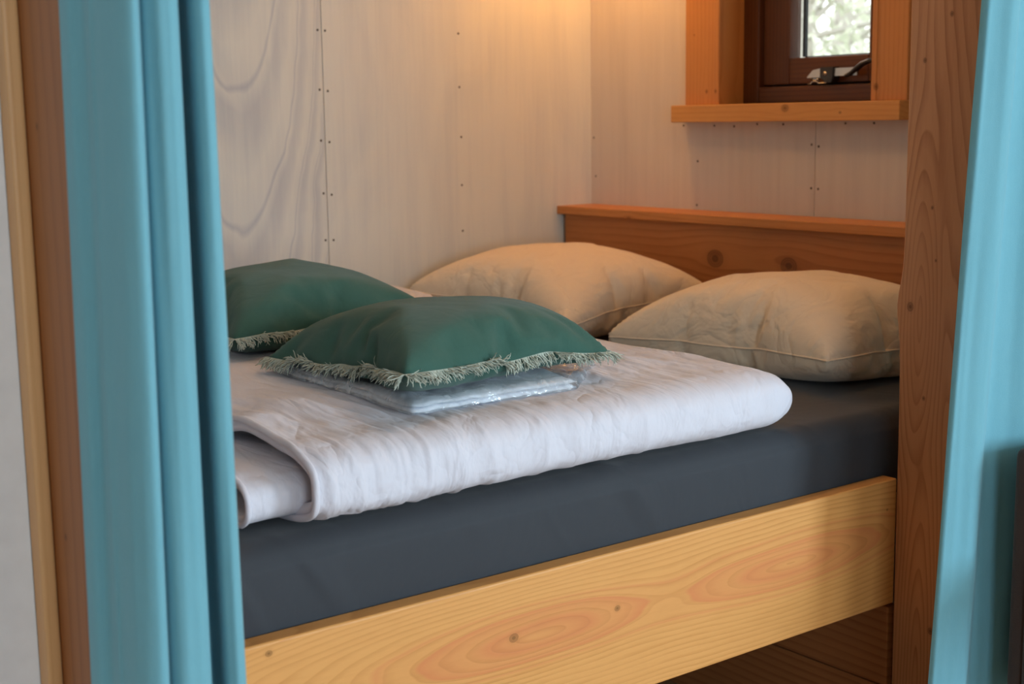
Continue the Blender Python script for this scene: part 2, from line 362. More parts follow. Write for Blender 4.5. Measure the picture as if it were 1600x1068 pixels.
# window stay
hx = 2.592
def poly_yz(name, pts, x0, x1, mat, parent, bev=.001):
    bm = bmesh.new()
    a = [bm.verts.new((x0, y, z)) for y, z in pts]; b = [bm.verts.new((x1, y, z)) for y, z in pts]
    bm.faces.new(a); bm.faces.new(b[::-1])
    for k in range(len(pts)): bm.faces.new((a[k], a[(k+1) % len(pts)], b[(k+1) % len(pts)], b[k]))
    bmesh.ops.recalc_face_normals(bm, faces=bm.faces[:])
    if bev: bmesh.ops.bevel(bm, geom=bm.edges[:], offset=bev, segments=2, affect='EDGES')
    me = D.meshes.new(name); bm.to_mesh(me); bm.free(); return link(name, me, mat, parent)
st = [w1]
poly_yz('stay_wedge', [(2.232,.087),(2.229,.091),(2.214,.1045),(2.191,.108),(2.186,.108),(2.186,.087)], hx-.010, hx, m_steel, w1)
poly_yz('stay_block', [(2.190,.110),(2.150,.110),(2.148,.106),(2.150,.083),(2.155,.075),(2.172,.075),(2.190,.087)], hx-.014, hx+.012, m_black, w1, .002)
poly_yz('stay_bar', [(2.152,.107),(2.085,.107),(2.085,.089),(2.152,.089)], hx-.010, hx-.002, m_steel, w1)
tube('stay_arm', [(hx-.006,2.118,.089),(hx-.008,2.10,.094),(hx-.010,2.085,.104),(hx-.011,2.068,.114),(hx-.012,2.050,.119),(hx-.012,2.03,.120)], [.007,.0095,.0095,.0095,.009,.008], m_black, w1, flat=.6, up=(1,0,0))
tube('stay_clip', [(hx-.006,2.231,.073),(hx-.006,2.222,.0735),(hx-.006,2.216,.079),(hx-.006,2.204,.079),(hx-.006,2.199,.0745),(hx-.006,2.176,.0745),(hx-.006,2.171,.079),(hx-.006,2.170,.088)], .0016, m_steel, w1, n=6, up=(1,0,0))
tube('stay_spring', [(hx-.005,2.222,.0835),(hx-.005,2.198,.0835)], .0035, m_steel, w1, n=8, up=(1,0,0))
tube('stay_screw', [(hx-.0155,2.173,.0955),(hx-.012,2.173,.0955)], .005, m_steel, w1, n=10)

# ------------------------------------------------------------------ bed frame
BL = (1.46, 2.2, FZ)
bf = thing('bed_frame', BL, 'wooden bed frame with knotty side rail and ledge headboard, holding the charcoal mattress', 'bed frame')
box('side_rail', (X0+.001, 1.928, Y0, Y0+.030, -.832, -.611), woodat(m_rail, BL), bf, bev=.0035, seg=3)
box('headboard_panel', (2.425, 2.45, 1.455, 2.932, -.80, -.2525), woodat(m_head, BL), bf, bev=.002)
box('headboard_cap', (2.410, 2.534, 1.455, 2.949, -.2525, -.2305), woodat(m_cap, BL), bf, bev=.0025)
mp_ = woodat(m_panel, BL)
for za, zb in ((-.9865, -.842), (-1.1495, -.9885)):
    box('end_board', (1.925, 1.950, 1.459, 2.93, za, zb), mp_, bf, bev=.0025)
ms_ = woodat(m_slat, BL)
for k in range(12): box('slat', (.56+k*.152, .63+k*.152, 1.481, 2.94, -.672, -.652), ms_, bf, bev=.002)
for ya, yb in ((1.481, 1.53), (2.90, 2.94)): box('bearer', (X0+.002, 2.42, ya, yb, -.712, -.672), ms_, bf, bev=.001)

# ------------------------------------------------------------------ posts
def post(name, label, x0, x1, y0, y1, mat, bulge=()):
    zs = np.linspace(FZ, CZ-.002, 120); P = []
    c = .004
    prof = [(x0, y0+c), (x0+c*.4, y0+c*.4), (x0+c, y0), (x1-c, y0), (x1, y0+c), (x1, y1-c), (x1-c, y1), (x0+c, y1), (x0+c*.4, y1-c*.4), (x0, y1-c)]
    for px, py in prof:
        row = []
        for z in zs:
            b = sum(a*math.exp(-((z-zc)/s)**2) for zc, s, a in bulge) if (py > (y0+y1)/2 and px < (x0+x1)/2) else 0
            row.append((px, py+b, z))
        P.append(row)
    o = gridmesh(name, np.array(P), mat, wrap_u=True, smooth=False, cap=True)
    loc = Vector(((x0+x1)/2, (y0+y1)/2, FZ)); o.data.transform(Matrix.Translation(-loc)); o.location = loc
    o.data.materials[0] = woodat(mat, loc); o.data.update()
    return tag(o, label, 'post')
post('wooden_post', 'thick fir post with a bulging knot, beside the right teal curtain', 1.925, 2.075, 1.305, 1.4495, m_post, bulge=[(-.315, .045, .009), (-.37, .10, .003), (-.6, .2, .001)])
post('wooden_post', 'fir post behind the left teal curtain, beside the white wall', .4835, .60, 1.29, 1.4495, m_post2)
tr = structure(box('trim_1', (.4675, .4830, 1.435, 1.464, FZ, CZ), m_trim, bev=.003))

# ------------------------------------------------------------------ cloth simulation helpers
def bag(w, h, n, press, frames, seed=0, stiff=40, bend=.08, grow=0.0, mass=.25):
    """inflate a sewn bag of cloth; returns points, rest coordinates and faces"""
    m = max(8, int(round(n*h/w))); idx = {}; vs = []; uv = []
    def vid(i, j, s):
        edge = i in (0, n) or j in (0, m)
        k = (i, j, 0 if edge else s)
        if k not in idx:
            idx[k] = len(vs); u, v = i/n, j/m
            z = 0 if edge else s*.006*(1+.6*noise.noise(Vector((u*5+seed, v*5, s*3.1))))
            vs.append(((u-.5)*w, (v-.5)*h, z)); uv.append((u, v, 0 if edge else s))
        return idx[k]
    fs = []
    for s in (1, -1):
        for i in range(n):
            for j in range(m):
                q = [vid(i, j, s), vid(i+1, j, s), vid(i+1, j+1, s), vid(i, j+1, s)]
                fs.append(q if s > 0 else q[::-1])
    me = bpy.data.meshes.new('bag'); me.from_pydata(vs, [], fs); me.update()
    o = bpy.data.objects.new('bag', me); bpy.context.scene.collection.objects.link(o)
    c = o.modifiers.new('cloth', 'CLOTH'); s = c.settings
    s.quality = 6; s.mass = mass; s.tension_stiffness = stiff; s.compression_stiffness = stiff; s.shear_stiffness = stiff*.35
    s.bending_stiffness = bend; s.tension_damping = 5; s.air_damping = 3
    s.use_pressure = True; s.uniform_pressure_force = press; s.effector_weights.gravity = 0
    s.shrink_min = -grow
    c.collision_settings.use_collision = False; c.collision_settings.use_self_collision = False
    c.point_cache.frame_start = 1; c.point_cache.frame_end = frames+2
    sc = bpy.context.scene
    for f in range(1, frames+1): sc.frame_set(f)
    ev = o.evaluated_get(bpy.context.evaluated_depsgraph_get())
    V = np.array([v.co for v in ev.data.vertices]); sc.frame_set(1)
    bpy.data.objects.remove(o)
    return V, np.array(uv), fs
def mesh_of(name, V, F, mat, parent=None):
    me = D.meshes.new(name); me.from_pydata(np.asarray(V).tolist(), [], F); me.update()
    return link(name, me, mat, parent, True)
def settle(V, uv, corners, ztop, zbot, surf, soft=.006, ptop=1.0):
    """lay an inflated bag between four corner points on a supporting surface"""
    ci = [np.argmin(np.abs(uv[:, 0]-a)+np.abs(uv[:, 1]-b)) for a, b in ((0,0),(1,0),(1,1),(0,1))]
    xs = np.mean([abs(V[i, 0]) for i in ci]); ys = np.mean([abs(V[i, 1]) for i in ci])
    a = (V[:, 0]/xs+1)/2; b = (V[:, 1]/ys+1)/2
    C = np.array(corners, float)
    ac = a[:, None]; bc = b[:, None]
    P = (1-ac)*(1-bc)*C[0]+ac*(1-bc)*C[1]+ac*bc*C[2]+(1-ac)*bc*C[3]
    z = V[:, 2]; zm = np.abs(z).max(); P[:, 2] += np.where(z > 0, zm*ztop*np.tanh((np.abs(z)/zm)**ptop)/.7616, -zm*zbot*(np.abs(z)/zm)**.72)
    s = np.array([surf(p[0], p[1]) for p in P])
    d = (P[:, 2]-s)/soft
    P[:, 2] = s+soft*np.where(d > 20, d, np.log1p(np.exp(np.clip(d, -40, 20))))
    return P

# ------------------------------------------------------------------ mattress
MT = -.500
def mattress():
    x0, x1, y0, y1, z0, z1, r = .492, 2.418, 1.485, 2.944, -.651, MT-.003, .034
    # section across y/z, swept along x
    sec = []
    for t in np.linspace(0, 1, 26): sec.append((y0, z0+(z1-r-z0)*t))
    for a in np.linspace(0, math.pi/2, 12)[1:]: sec.append((y0+r-r*math.cos(a), z1-r+r*math.sin(a)))
    for t in np.linspace(0, 1, 50)[1:]: sec.append((y0+r+(y1-r-y0-r)*t, z1))
    for a in np.linspace(0, math.pi/2, 8)[1:]: sec.append((y1-r+r*math.sin(a), z1-r+r*math.cos(a)))
    sec.append((y1, z0))
    xs = np.concatenate([[x0], np.linspace(x0+.003, x1-.003, 340), [x1]])
    P = np.zeros((len(sec), len(xs), 3))
    for j, x in enumerate(xs):
        for i, (y, z) in enumerate(sec):
            fr = max(0, min(1, (z-z0)/(z1-z0))); near = math.exp(-max(0, y-y0)/.045)
            # slanting folds of the stretched sheet running over the front edge
            q = x+.55*(z-z1)+.35*(y-y0)
            n = noise.noise(Vector((q*13, (y-z)*1.6, 4.1))); n2 = noise.noise(Vector((q*5, (y-z)*2, 9)))
            w = max(0, .22-abs(n))/.22*max(0, n2+.15)*.011*near*min(1, fr*1.5)*(1.1-.9*min(1, max(0, (x-1.2)/.8)))
            bul = .004*math.sin(math.pi*fr) if y < y0+.001 else 0
            d = w+.0014*noise.noise(Vector((x*4, y*4, z*6)))
            ny, nz = (-1, 0) if y <= y0+1e-6 else ((0, 1) if y > y0+r else (-(y0+r-y)/r, (z-(z1-r))/r))
            P[i, j] = (x, y+ny*(d+bul), z+nz*d)
    o = gridmesh('mattress', P, m_sheet, cap=False)
    loc = Vector((1.455, 2.2, z0)); o.data.transform(Matrix.Translation(-loc)); o.location = loc
    tag(o, 'thick mattress in a charcoal fitted sheet lying in the wooden bed frame', 'mattress')
mattress()

# ------------------------------------------------------------------ duvet
XL = .828
def smooth(a, b, x):
    t = max(0, min(1, (x-a)/(b-a))); return t*t*(3-2*t)
def xr(y): return 1.722-.02*smooth(1.55, 1.9, y)+.16*smooth(2.2, 2.85, y)
def top_z(x, y):
    z = -.3955+.008*smooth(1.6, 2.0, y)
    z += .004*noise.noise(Vector((x*4, y*4, 1)))+.016*smooth(1.05, .85, x)*noise.noise(Vector((x*8, y*8, 2)))
    k = noise.noise(Vector((x*15+y*3, y*3, 6)))
    z += .012*(.25-abs(k))*smooth(1.90, 1.65, y)
    return z
def sect(x, n_top=150, nose=1.474, zt=None, back=2.87):
    pts = []
    for a in np.linspace(0, 1, 8): pts.append((back+.02*math.sin(a*math.pi), -.492+.085*a))
    for t in np.linspace(0, 1, n_top)[1:]:
        y = back-.03+(1.56-back+.03)*t; pts.append((y, None))
    h = .0480
    for a in np.linspace(0, math.pi, 30)[1:]:
        e = .74
        c, s = math.cos(a), math.sin(a)
        yy = 1.56-(1.56-nose)*abs(s)**e; zz = -.4480+h*(abs(c)**e)*(1 if c > 0 else -1)
        pts.append((yy, zz))
    for t in np.linspace(0, 1, 8)[1:]: pts.append((1.56+.25*t, -.4975))
    return pts
def duvet_grid(nx=230):
    S = sect(0); P = np.zeros((len(S), nx, 3))
    for j in range(nx):
        a = j/(nx-1); a = a**.93
        for i, (y, z) in enumerate(S):
            X = XL+a*(xr(y)-XL); e = max(0, (X-(xr(y)-.075))/.075)
            T = math.sqrt(max(0, 1-e*e))**.9 if e < 1 else 0
            if z is None:
                z_ = top_z(X, y)
                z_ = z_+(-.400-z_)*smooth(1.70, 1.56, y)
            else: z_ = z
            if i < 8: z_ = z
            zz = -.455+(z_+.455)*T
            yy = y+(.05*(1-T) if y < 1.7 else 0)*smooth(1.75, 1.5, y)
            # irregular plump outline of the fold
            if 157 <= i < 186:
                s_ = math.sin(math.pi*(i-156)/29)
                yy += s_*(.006*noise.noise(Vector((X*5, zz*4, 7)))-.010*(.25-abs(noise.noise(Vector((X*15+1.5*zz, zz*4, 6))))))
            P[i, j] = (X, yy, zz)
    return P
def crumple(P0, gx, gs, iters=260, pin=.012, bend=.10, amp=.004, seed=0, hold=2):
    """relax a sheet that is slightly longer than its shape along the fold, so that it gathers in soft creases"""
    n, m, _ = P0.shape; P = P0.copy()
    du = np.gradient(P0, axis=0); dv_ = np.gradient(P0, axis=1); N = np.cross(du, dv_); N /= np.linalg.norm(N, axis=2)[:, :, None]+1e-12
    for i in range(n):
        for j in range(m):
            p = P0[i, j]; P[i, j] += N[i, j]*amp*(noise.noise(Vector((p[0]*24, p[1]*7, p[2]*7+seed)))+.6*noise.noise(Vector((p[0]*50, p[1]*16, p[2]*16+seed))))
    def L(A, di, dj): return np.linalg.norm(A[di:, dj:]-A[:n-di, :m-dj], axis=2) if dj >= 0 else np.linalg.norm(A[di:, :dj]-A[:n-di, -dj:], axis=2)
    W = np.ones((n, m, 1)); W[:, :hold] = 0; W[:, -hold:] = 0; W[:2] = 0; W[-2:] = 0
    loc = np.ones(P0.shape[:2])
    for i in range(n):
        for j in range(m):
            p = P0[i, j]; loc[i, j] = max(.15, .6+1.9*noise.noise(Vector((p[0]*4, p[1]*4, p[2]*3+9+seed))))
    rx = L(P0, 0, 1)*(1+gx*loc[:, 1:]); rs = L(P0, 1, 0)*(1+gs*loc[1:])
    d1 = np.sqrt(rx[1:]**2+rs[:, 1:]**2)
    for it in range(iters):
        D_ = np.zeros_like(P)
        d = P[:, 1:]-P[:, :-1]; l = np.linalg.norm(d, axis=2); c = (d*((l-rx)/(l+1e-9)*.5)[:, :, None]); D_[:, :-1] += c; D_[:, 1:] -= c
        d = P[1:]-P[:-1]; l = np.linalg.norm(d, axis=2); c = (d*((l-rs)/(l+1e-9)*.5)[:, :, None]); D_[:-1] += c; D_[1:] -= c
        d = P[1:, 1:]-P[:-1, :-1]; l = np.linalg.norm(d, axis=2); c = (d*((l-d1)/(l+1e-9)*.15)[:, :, None]); D_[:-1, :-1] += c; D_[1:, 1:] -= c
        d = P[1:, :-1]-P[:-1, 1:]; l = np.linalg.norm(d, axis=2); c = (d*((l-d1)/(l+1e-9)*.15)[:, :, None]); D_[:-1, 1:] += c; D_[1:, :-1] -= c
        P = P+W*D_*.55
        Lp = np.zeros_like(P); Lp[1:-1, 1:-1] = (P[1:-1, 2:]+P[1:-1, :-2]+P[2:, 1:-1]+P[:-2, 1:-1])/4-P[1:-1, 1:-1]
        L0 = np.zeros_like(P); L0[1:-1, 1:-1] = (P0[1:-1, 2:]+P0[1:-1, :-2]+P0[2:, 1:-1]+P0[:-2, 1:-1])/4-P0[1:-1, 1:-1]
        P = P+W*(bend*(Lp-L0)+pin*(P0-P))
    return P
DL = (1.27, 2.18, MT)
dv = thing('duvet', DL, 'puffy white duvet folded in layers on the charcoal mattress, under the green cushions', 'duvet')
G0 = duvet_grid()
G = crumple(G0, .082, .025, iters=340, pin=.0035, bend=.055, amp=.009)
G[:, :, 2] = np.maximum(G[:, :, 2], MT+.001)
def rimmed(G, th, depth, cy=1.9):
    """close the open left end of a fold: rounded lip, then the inside surface running back in"""
    n = G.shape[0]; E0 = G[:, 0]; t = np.gradient(E0, axis=0); nrm = np.stack([np.zeros(n), -t[:, 2], t[:, 1]], -1)
    nrm /= np.linalg.norm(nrm, axis=1)[:, None]+1e-9
    # make the normal point inwards (towards the middle of the fold)
    mid = np.array([0, 1.75, -.452]); flip = np.sign(((mid-E0)*nrm*[0, 1, 1]).sum(1)); flip[flip == 0] = 1
    nrm *= np.sign(np.median(flip))
    cols = []
    for dx, dn in ((-.003, .0), (-.006, .25), (-.007, .5), (-.006, .75), (-.002, 1.0), (.02, 1.02), (.06, 1.0), (depth, 1.0)):
        c = E0+nrm*th*dn; c[:, 0] += dx; cols.append(c)
    return np.concatenate([np.stack(cols[::-1], 1), G], 1), E0
G2, E0 = rimmed(G, .018, .05)
gridmesh('outer_fold', G2, m_duvet, dv)
pp = [tuple(E0[i]+np.array([-.007, 0, 0])) for i in range(4, len(E0)-4)]
tube('piping', pp, .0048, m_duvet, dv, n=8, up=(1,0,0))
# inner layer peeping out on the left
def inner_grid():
    S = []
    for t in np.linspace(0, 1, 40): S.append((2.5-t*(2.5-1.60), -.428))
    for a in np.linspace(0, math.pi, 26)[1:]:
        c, s = math.cos(a), math.sin(a); S.append((1.60-.085*abs(s)**.8, -.462+.034*(abs(c)**.8)*(1 if c > 0 else -1)))
    for t in np.linspace(0, 1, 8)[1:]: S.append((1.60+.25*t, -.496))
    P = np.zeros((len(S), 26, 3))
    for j in range(26):
        x = .756+.16*j/25
        for i, (y, z) in enumerate(S):
            P[i, j] = (x+.05*smooth(1.62, 2.2, y)*(1-j/25)*0, y+.004*noise.noise(Vector((x*14, z*12, 3))), z+.005*noise.noise(Vector((x*12, y*8, 5)))*(1 if z > -.49 else 0))
    return P
GI = inner_grid(); GI2, EI = rimmed(GI, .012, .12)
gridmesh('inner_fold', GI2, m_duvet, dv)
tube('piping', [tuple(e+np.array([-.006, 0, 0])) for e in EI[:-4]], .0042, m_duvet, dv, n=8, up=(1,0,0))

# height of the duvet's surface, for what lies on it
from mathutils.bvhtree import BVHTree
def heightfn(grids):
    tr = []
    for g_ in grids:
        n, m, _ = g_.shape; vs = [Vector(p) for p in g_.reshape(-1, 3)]
        fs = [(i*m+j, (i+1)*m+j, (i+1)*m+j+1, i*m+j+1) for i in range(n-1) for j in range(m-1)]
        tr.append(BVHTree.FromPolygons(vs, fs))
    def f(x, y):
        z = MT
        for t in tr:
            h = t.ray_cast(Vector((x, y, 0)), Vector((0, 0, -1)))
            if h[0] is not None: z = max(z, h[0].z)
        return z
    return f
hd = heightfn([G])

# ------------------------------------------------------------------ linen in a plastic bag
PL = (1.2, 1.8, -.39)
lk_ = thing('linen_packet', PL, 'folded white linen in a clear plastic bag, pressed under the nearer green cushion', 'linen packet')
def slab(x0, x1, y0, y1, th, n, m, wav, lift, seed, e=.25):
    T = []; B_ = []
    for i in range(n):
        rt_, rb = [], []
        for j in range(m):
            a, b = i/(n-1), j/(m-1); x, y = x0+(x1-x0)*a, y0+(y1-y0)*b
            ed = min(a*(n-1), (n-1)*(1-a), b*(m-1), (m-1)*(1-b)); ed = min(1, ed/3)**.5
            base = hs(x, y)+lift
            nz = wav*noise.noise(Vector((x*22+seed, y*22, seed)))
            px = x+.006*noise.noise(Vector((y*15, seed, 1)))*(1-ed); py = y+.006*noise.noise(Vector((x*15, seed, 2)))*(1-ed)
            rt_.append((px, py, base+th*ed+nz*ed)); rb.append((px, py, base))
        T.append(rt_); B_.append(rb)
    return np.array(T), np.array(B_)
cx = {}
def hs(x, y):       # smoothed support height
    k = (round(x*50), round(y*50))
    if k not in cx: cx[k] = max(hd(k[0]/50+dx, k[1]/50+dy) for dx in (-.01, 0, .01) for dy in (-.01, 0, .01))
    fx, fy = x*50, y*50; ix, iy = math.floor(fx), math.floor(fy)
    def g_(i, j):
        k = (i, j)
        if k not in cx: cx[k] = max(hd(i/50+dx, j/50+dy) for dx in (-.01, 0, .01) for dy in (-.01, 0, .01))
        return cx[k]
    u, v = fx-ix, fy-iy
    return (1-u)*(1-v)*g_(ix, iy)+u*(1-v)*g_(ix+1, iy)+u*v*g_(ix+1, iy+1)+(1-u)*v*g_(ix, iy+1)
m_linen = fabric('folded_linen', (.80, .83, .88), (.85, .87, .92), 1200, wrink=.15, wscale=18)
def closed(T, B_): return np.concatenate([T, B_[::-1]], 0)
for k in range(2):
    T, B_ = slab(1.040, 1.335, 1.590, 1.96, .0068, 50, 50, .0008, .001+.0078*k, 3+k)
    gridmesh('folded_linen', closed(T, B_), m_linen, lk_)
pl = NT('clear_plastic', .06, .6)
tb = pl.n.new('ShaderNodeBsdfTransparent'); tb.inputs[0].default_value = (.96, .98, 1, 1)
gs = pl.n.new('ShaderNodeBsdfGlossy'); gs.inputs['Roughness'].default_value = .07
mx = pl.n.new('ShaderNodeMixShader'); lw = pl.n.new('ShaderNodeLayerWeight'); lw.inputs[0].default_value = .35
pl.lk(pl.math('MULTIPLY_ADD', lw.outputs['Fresnel'], .45, .10), mx.inputs[0]); pl.lk(tb.outputs[0], mx.inputs[1]); pl.lk(gs.outputs[0], mx.inputs[2])
pn = pl.noise(pl.coords(), 26, 3, .5, 1.5); bn = pl.bump(pn, .8, .01); pl.lk(bn, gs.inputs['Normal']); pl.lk(bn, lw.inputs['Normal'])
df = pl.n.new('ShaderNodeBsdfDiffuse'); df.inputs[0].default_value = (.85, .9, .95, 1)
m2 = pl.n.new('ShaderNodeMixShader'); pl.lk(pl.ramp(pn, [(.35, .05), (.55, .16), (.7, .32)]), m2.inputs[0])  # patchy milky white mixed in, painting glare onto the clear film
pl.lk(mx.outputs[0], m2.inputs[1]); pl.lk(df.outputs[0], m2.inputs[2]); pl.lk(m2.outputs[0], pl.n['Material Output'].inputs[0])
T, B_ = slab(1.030, 1.455, 1.582, 1.98, .018, 90, 80, .004, .0006, 8)
# beyond the linen the empty bag falls flat and crinkles up a little
for i in range(T.shape[0]):
    for j in range(T.shape[1]):
        x, y, z = T[i, j]; e = smooth(1.325, 1.36, x)
        T[i, j, 2] = z-(.012-.022*abs(noise.noise(Vector((x*26, y*12, 2)))))*e
        if x > 1.33: T[i, j, 1] = y+(.10*(x-1.33)/.125)*(1 if y < 1.7 else 0)*smooth(1.7, 1.58, y)
        B_[i, j, 1] = T[i, j, 1]
        # film drawn tight over the packet's front edge
        T[i, j, 2] = max(T[i, j, 2], B_[i, j, 2]+.0008)
gridmesh('plastic_bag', closed(T, B_), pl.m, lk_)

# ------------------------------------------------------------------ pillows and cushions
Vp, UVp, Fp = bag(.60, .70, 64, 12, 34, seed=3, bend=.05)
mat_surf = lambda x, y: max(MT+.001, hd(x, y)+.001 if y > 1.5 else MT)
def pillow(label, corners, V, uv, F, ztop, zbot, mat, cat, group, surf, seed=0, seam=True, wr=.006, ptop=1.0):
    P = settle(V, uv, corners, ztop, zbot, surf, ptop=ptop)
    # long soft drag folds towards the corners
    for q in range(len(P)):
        u, v = uv[q, 0], uv[q, 1]
        e = min(u, 1-u, v, 1-v)
        k = noise.noise(Vector((P[q, 0]*11+seed, P[q, 1]*11, P[q, 2]*16)))
        k2 = noise.noise(Vector((P[q, 0]*26+seed, P[q, 1]*26, P[q, 2]*30)))
        if uv[q, 2] > 0: P[q, 2] += (wr*(-abs(k)+.2)+wr*.4*k2)*min(1, e*8)
    return relax(P, F, seam_pts(P, uv))
def relax(P, F, ids, n_all=2, n_seam=10):
    """even out the mesh a little and the sewn edge more"""
    F = np.array(F); E_ = np.concatenate([F[:, [0, 1]], F[:, [1, 2]], F[:, [2, 3]], F[:, [3, 0]]]); E_ = np.concatenate([E_, E_[:, ::-1]])
    for _ in range(n_all):
        A = np.zeros_like(P); c = np.zeros(len(P)); np.add.at(A, E_[:, 0], P[E_[:, 1]]); np.add.at(c, E_[:, 0], 1)
        m = np.ones(len(P)); m[ids] = 0
        P = P+(.4*m)[:, None]*(A/c[:, None]-P)
    n = len(ids); cor = {int(k*n/4) for k in range(4)}
    w = np.array([0 if (k in cor) else .5 for k in range(n)])[:, None]
    for _ in range(n_seam):
        S = P[ids]; P[ids] = S+w*((np.roll(S, 1, 0)+np.roll(S, -1, 0))/2-S)
    return P
def seam_pts(V, uv):
    """the boundary of the bag, in order"""
    B = [(uv[i, 0], uv[i, 1], i) for i in range(len(uv)) if uv[i, 2] == 0]
    s0 = sorted([b for b in B if b[1] == 0]); s1 = sorted([b for b in B if b[0] == 1 and b[1] > 0], key=lambda b: b[1])
    s2 = sorted([b for b in B if b[1] == 1 and b[0] < 1], key=lambda b: -b[0]); s3 = sorted([b for b in B if b[0] == 0 and 0 < b[1] < 1], key=lambda b: -b[1])
    return [b[2] for b in s0+s1+s2+s3]
def make_pillow(label, corners, loc, **kw):
    o = thing('pillow', loc, label, 'pillow', 'cream pillows against the headboard')
    P = pillow(label, corners, Vp, UVp, Fp, mat=m_pillow, cat='pillow', group='', **kw)
    mesh_of('pillowcase', P, Fp, m_pillow, o)
    ids = seam_pts(P, UVp); pts = [tuple(P[i]) for i in ids]; pts.append(pts[0])
    tube('seam', pts, .0022, m_pillow, o, n=6)
    return P
make_pillow('big cream pillow beside the right post, bare of the duvet, on the mattress', [(1.965,1.638,-.438), (2.385,1.53,-.440), (2.375,2.12,-.430), (1.92,2.20,-.452)], (2.15, 1.9, MT), ztop=.86, zbot=.6, surf=mat_surf, seed=5, wr=.003)
make_pillow('big cream pillow against the back wall, in the corner below the headboard ledge', [(1.90,2.30,-.445), (2.39,2.33,-.410), (2.385,2.90,-.40), (1.885,2.905,-.412)], (2.14, 2.6, MT), ztop=.76, zbot=.6, surf=mat_surf, seed=15, wr=.002)

BAGS = [bag(.45, .45, 60, 7, 34, seed=9, bend=.9, stiff=60), bag(.45, .45, 60, 7, 34, seed=41, bend=.9, stiff=60)]
def make_cushion(label, corners, loc, seed, Vc, UVc, Fc, zt):
    o = thing('cushion', loc, label, 'cushion', 'green fringed cushions on the duvet')
    C = np.array(corners)
    P = pillow(label, corners, Vc, UVc, Fc, zt, .7, m_green, '', '', lambda x, y: hs(x, y)+.002+.020*smooth(1.50, 1.42, x)*smooth(2.06, 1.97, y), seed=seed, wr=.002, ptop=1.0)
    mesh_of('cushion_cover', P, Fc, m_green, o)
    # curly cotton fringe along the whole seam
    ids = seam_pts(P, UVc); L = [Vector(P[i]) for i in ids]; n = len(L)
    cen = sum(L, Vector())/n; rnd = random.Random(seed); vs = []; fs = []
    per = sum((L[(k+1) % n]-L[k]).length for k in range(n)); N = 1500; acc = 0; k = 0; seg = 0
    for q in range(N):
        target = per*q/N
        while acc+(L[(k+1) % n]-L[k]).length < target: acc += (L[(k+1) % n]-L[k]).length; k += 1
        a = L[k % n]; b = L[(k+1) % n]; f = (target-acc)/max(1e-6, (b-a).length); p = a.lerp(b, f); t = (b-a).normalized()
        out = t.cross(Vector((0, 0, 1)));
        if out.dot(p-cen) < 0: out = -out
        s = target; w = noise.noise(Vector((s*9, seed, 0))); w2 = noise.noise(Vector((s*23, seed, 5))); w3 = noise.noise(Vector((s*45, seed, 9)))
        dr = (out*(.75+.4*w2)+Vector((0, 0, -.28+1.2*w+.6*w2))+t*(w3*.9)).normalized()
        ln = .022*(1+.3*w3+rnd.uniform(-.15, .15))
        pts = []; c = p.copy(); dd = dr.copy()
        for h in range(6):
            pts.append(c.copy())
            dd = (dd+Vector((rnd.uniform(-.5, .5), rnd.uniform(-.5, .5), rnd.uniform(-.5, .4)-.05))).normalized()
            c = c+dd*ln/5
            g_ = hs(c.x, c.y)+.003
            if c.z < g_: c.z = g_
        for h, c in enumerate(pts):
            r_ = .0011*(1 if h < 5 else .5)
            u_ = t; v_ = t.cross(dr).normalized()
            for e in range(3): an = 2.1*e+q; vs.append(c+u_*r_*math.cos(an)+v_*r_*math.sin(an))
        b0 = len(vs)-18
        for h in range(5):
            for e in range(3): fs.append((b0+h*3+e, b0+h*3+(e+1) % 3, b0+h*3+3+(e+1) % 3, b0+h*3+3+e))
    fr = mesh_of('fringe', [tuple(v) for v in vs], fs, m_fringe, o); fr['kind'] = 'stuff'; fr['label'] = 'pale sage cotton fringe'
    return P
make_cushion('green fringed cushion in front, resting on the plastic-wrapped linen', [(1.0,1.54,-.330), (1.425,1.613,-.354), (1.43,2.02,-.36), (1.015,1.97,-.372)], (1.23, 1.8, -.39), 2, *BAGS[0], .97)
make_cushion('green fringed cushion further back, half hidden behind the left curtain', [(1.015,2.10,-.352), (1.44,2.11,-.352), (1.46,2.53,-.368), (1.03,2.53,-.36)], (1.27, 2.38, -.40), 21, *BAGS[1], 1.0)

# ------------------------------------------------------------------ curtains
def spline(pts, n):
    pts = np.array(pts, float); k = len(pts); out = []
    for t in np.linspace(0, k-1-1e-6, n):
        i = int(t); f = t-i; p = [pts[max(0, min(k-1, i+d))] for d in (-1, 0, 1, 2)]
        out.append(.5*((2*p[1])+(-p[0]+p[2])*f+(2*p[0]-5*p[1]+4*p[2]-p[3])*f*f+(-p[0]+3*p[1]-3*p[2]+p[3])*f**3))
    return np.array(out)
def curtain(label, plan, zt, zb, xf, loc, n=260, rows=70, seed=0):
    C = spline(plan, n); zs = np.linspace(zt, zb, rows); P = np.zeros((n, rows, 3))
    for j, z in enumerate(zs):
        for i, (x, y) in enumerate(C):
            w = .0025*noise.noise(Vector((i/n*9, z*1.6, seed)))+.0012*noise.noise(Vector((i/n*30, z*3, seed+4)))
            X, Y = xf(x, y, z, i/n)
            P[i, j] = (X+w*.6, Y+w*1.6, z)
    o = gridmesh('curtain', P, m_curtain)
    o.data.transform(Matrix.Translation(-Vector(loc))); o.location = loc
    s = o.modifiers.new('cloth', 'SOLIDIFY'); s.thickness = .0016; s.offset = 0
    return tag(o, label, 'curtain')
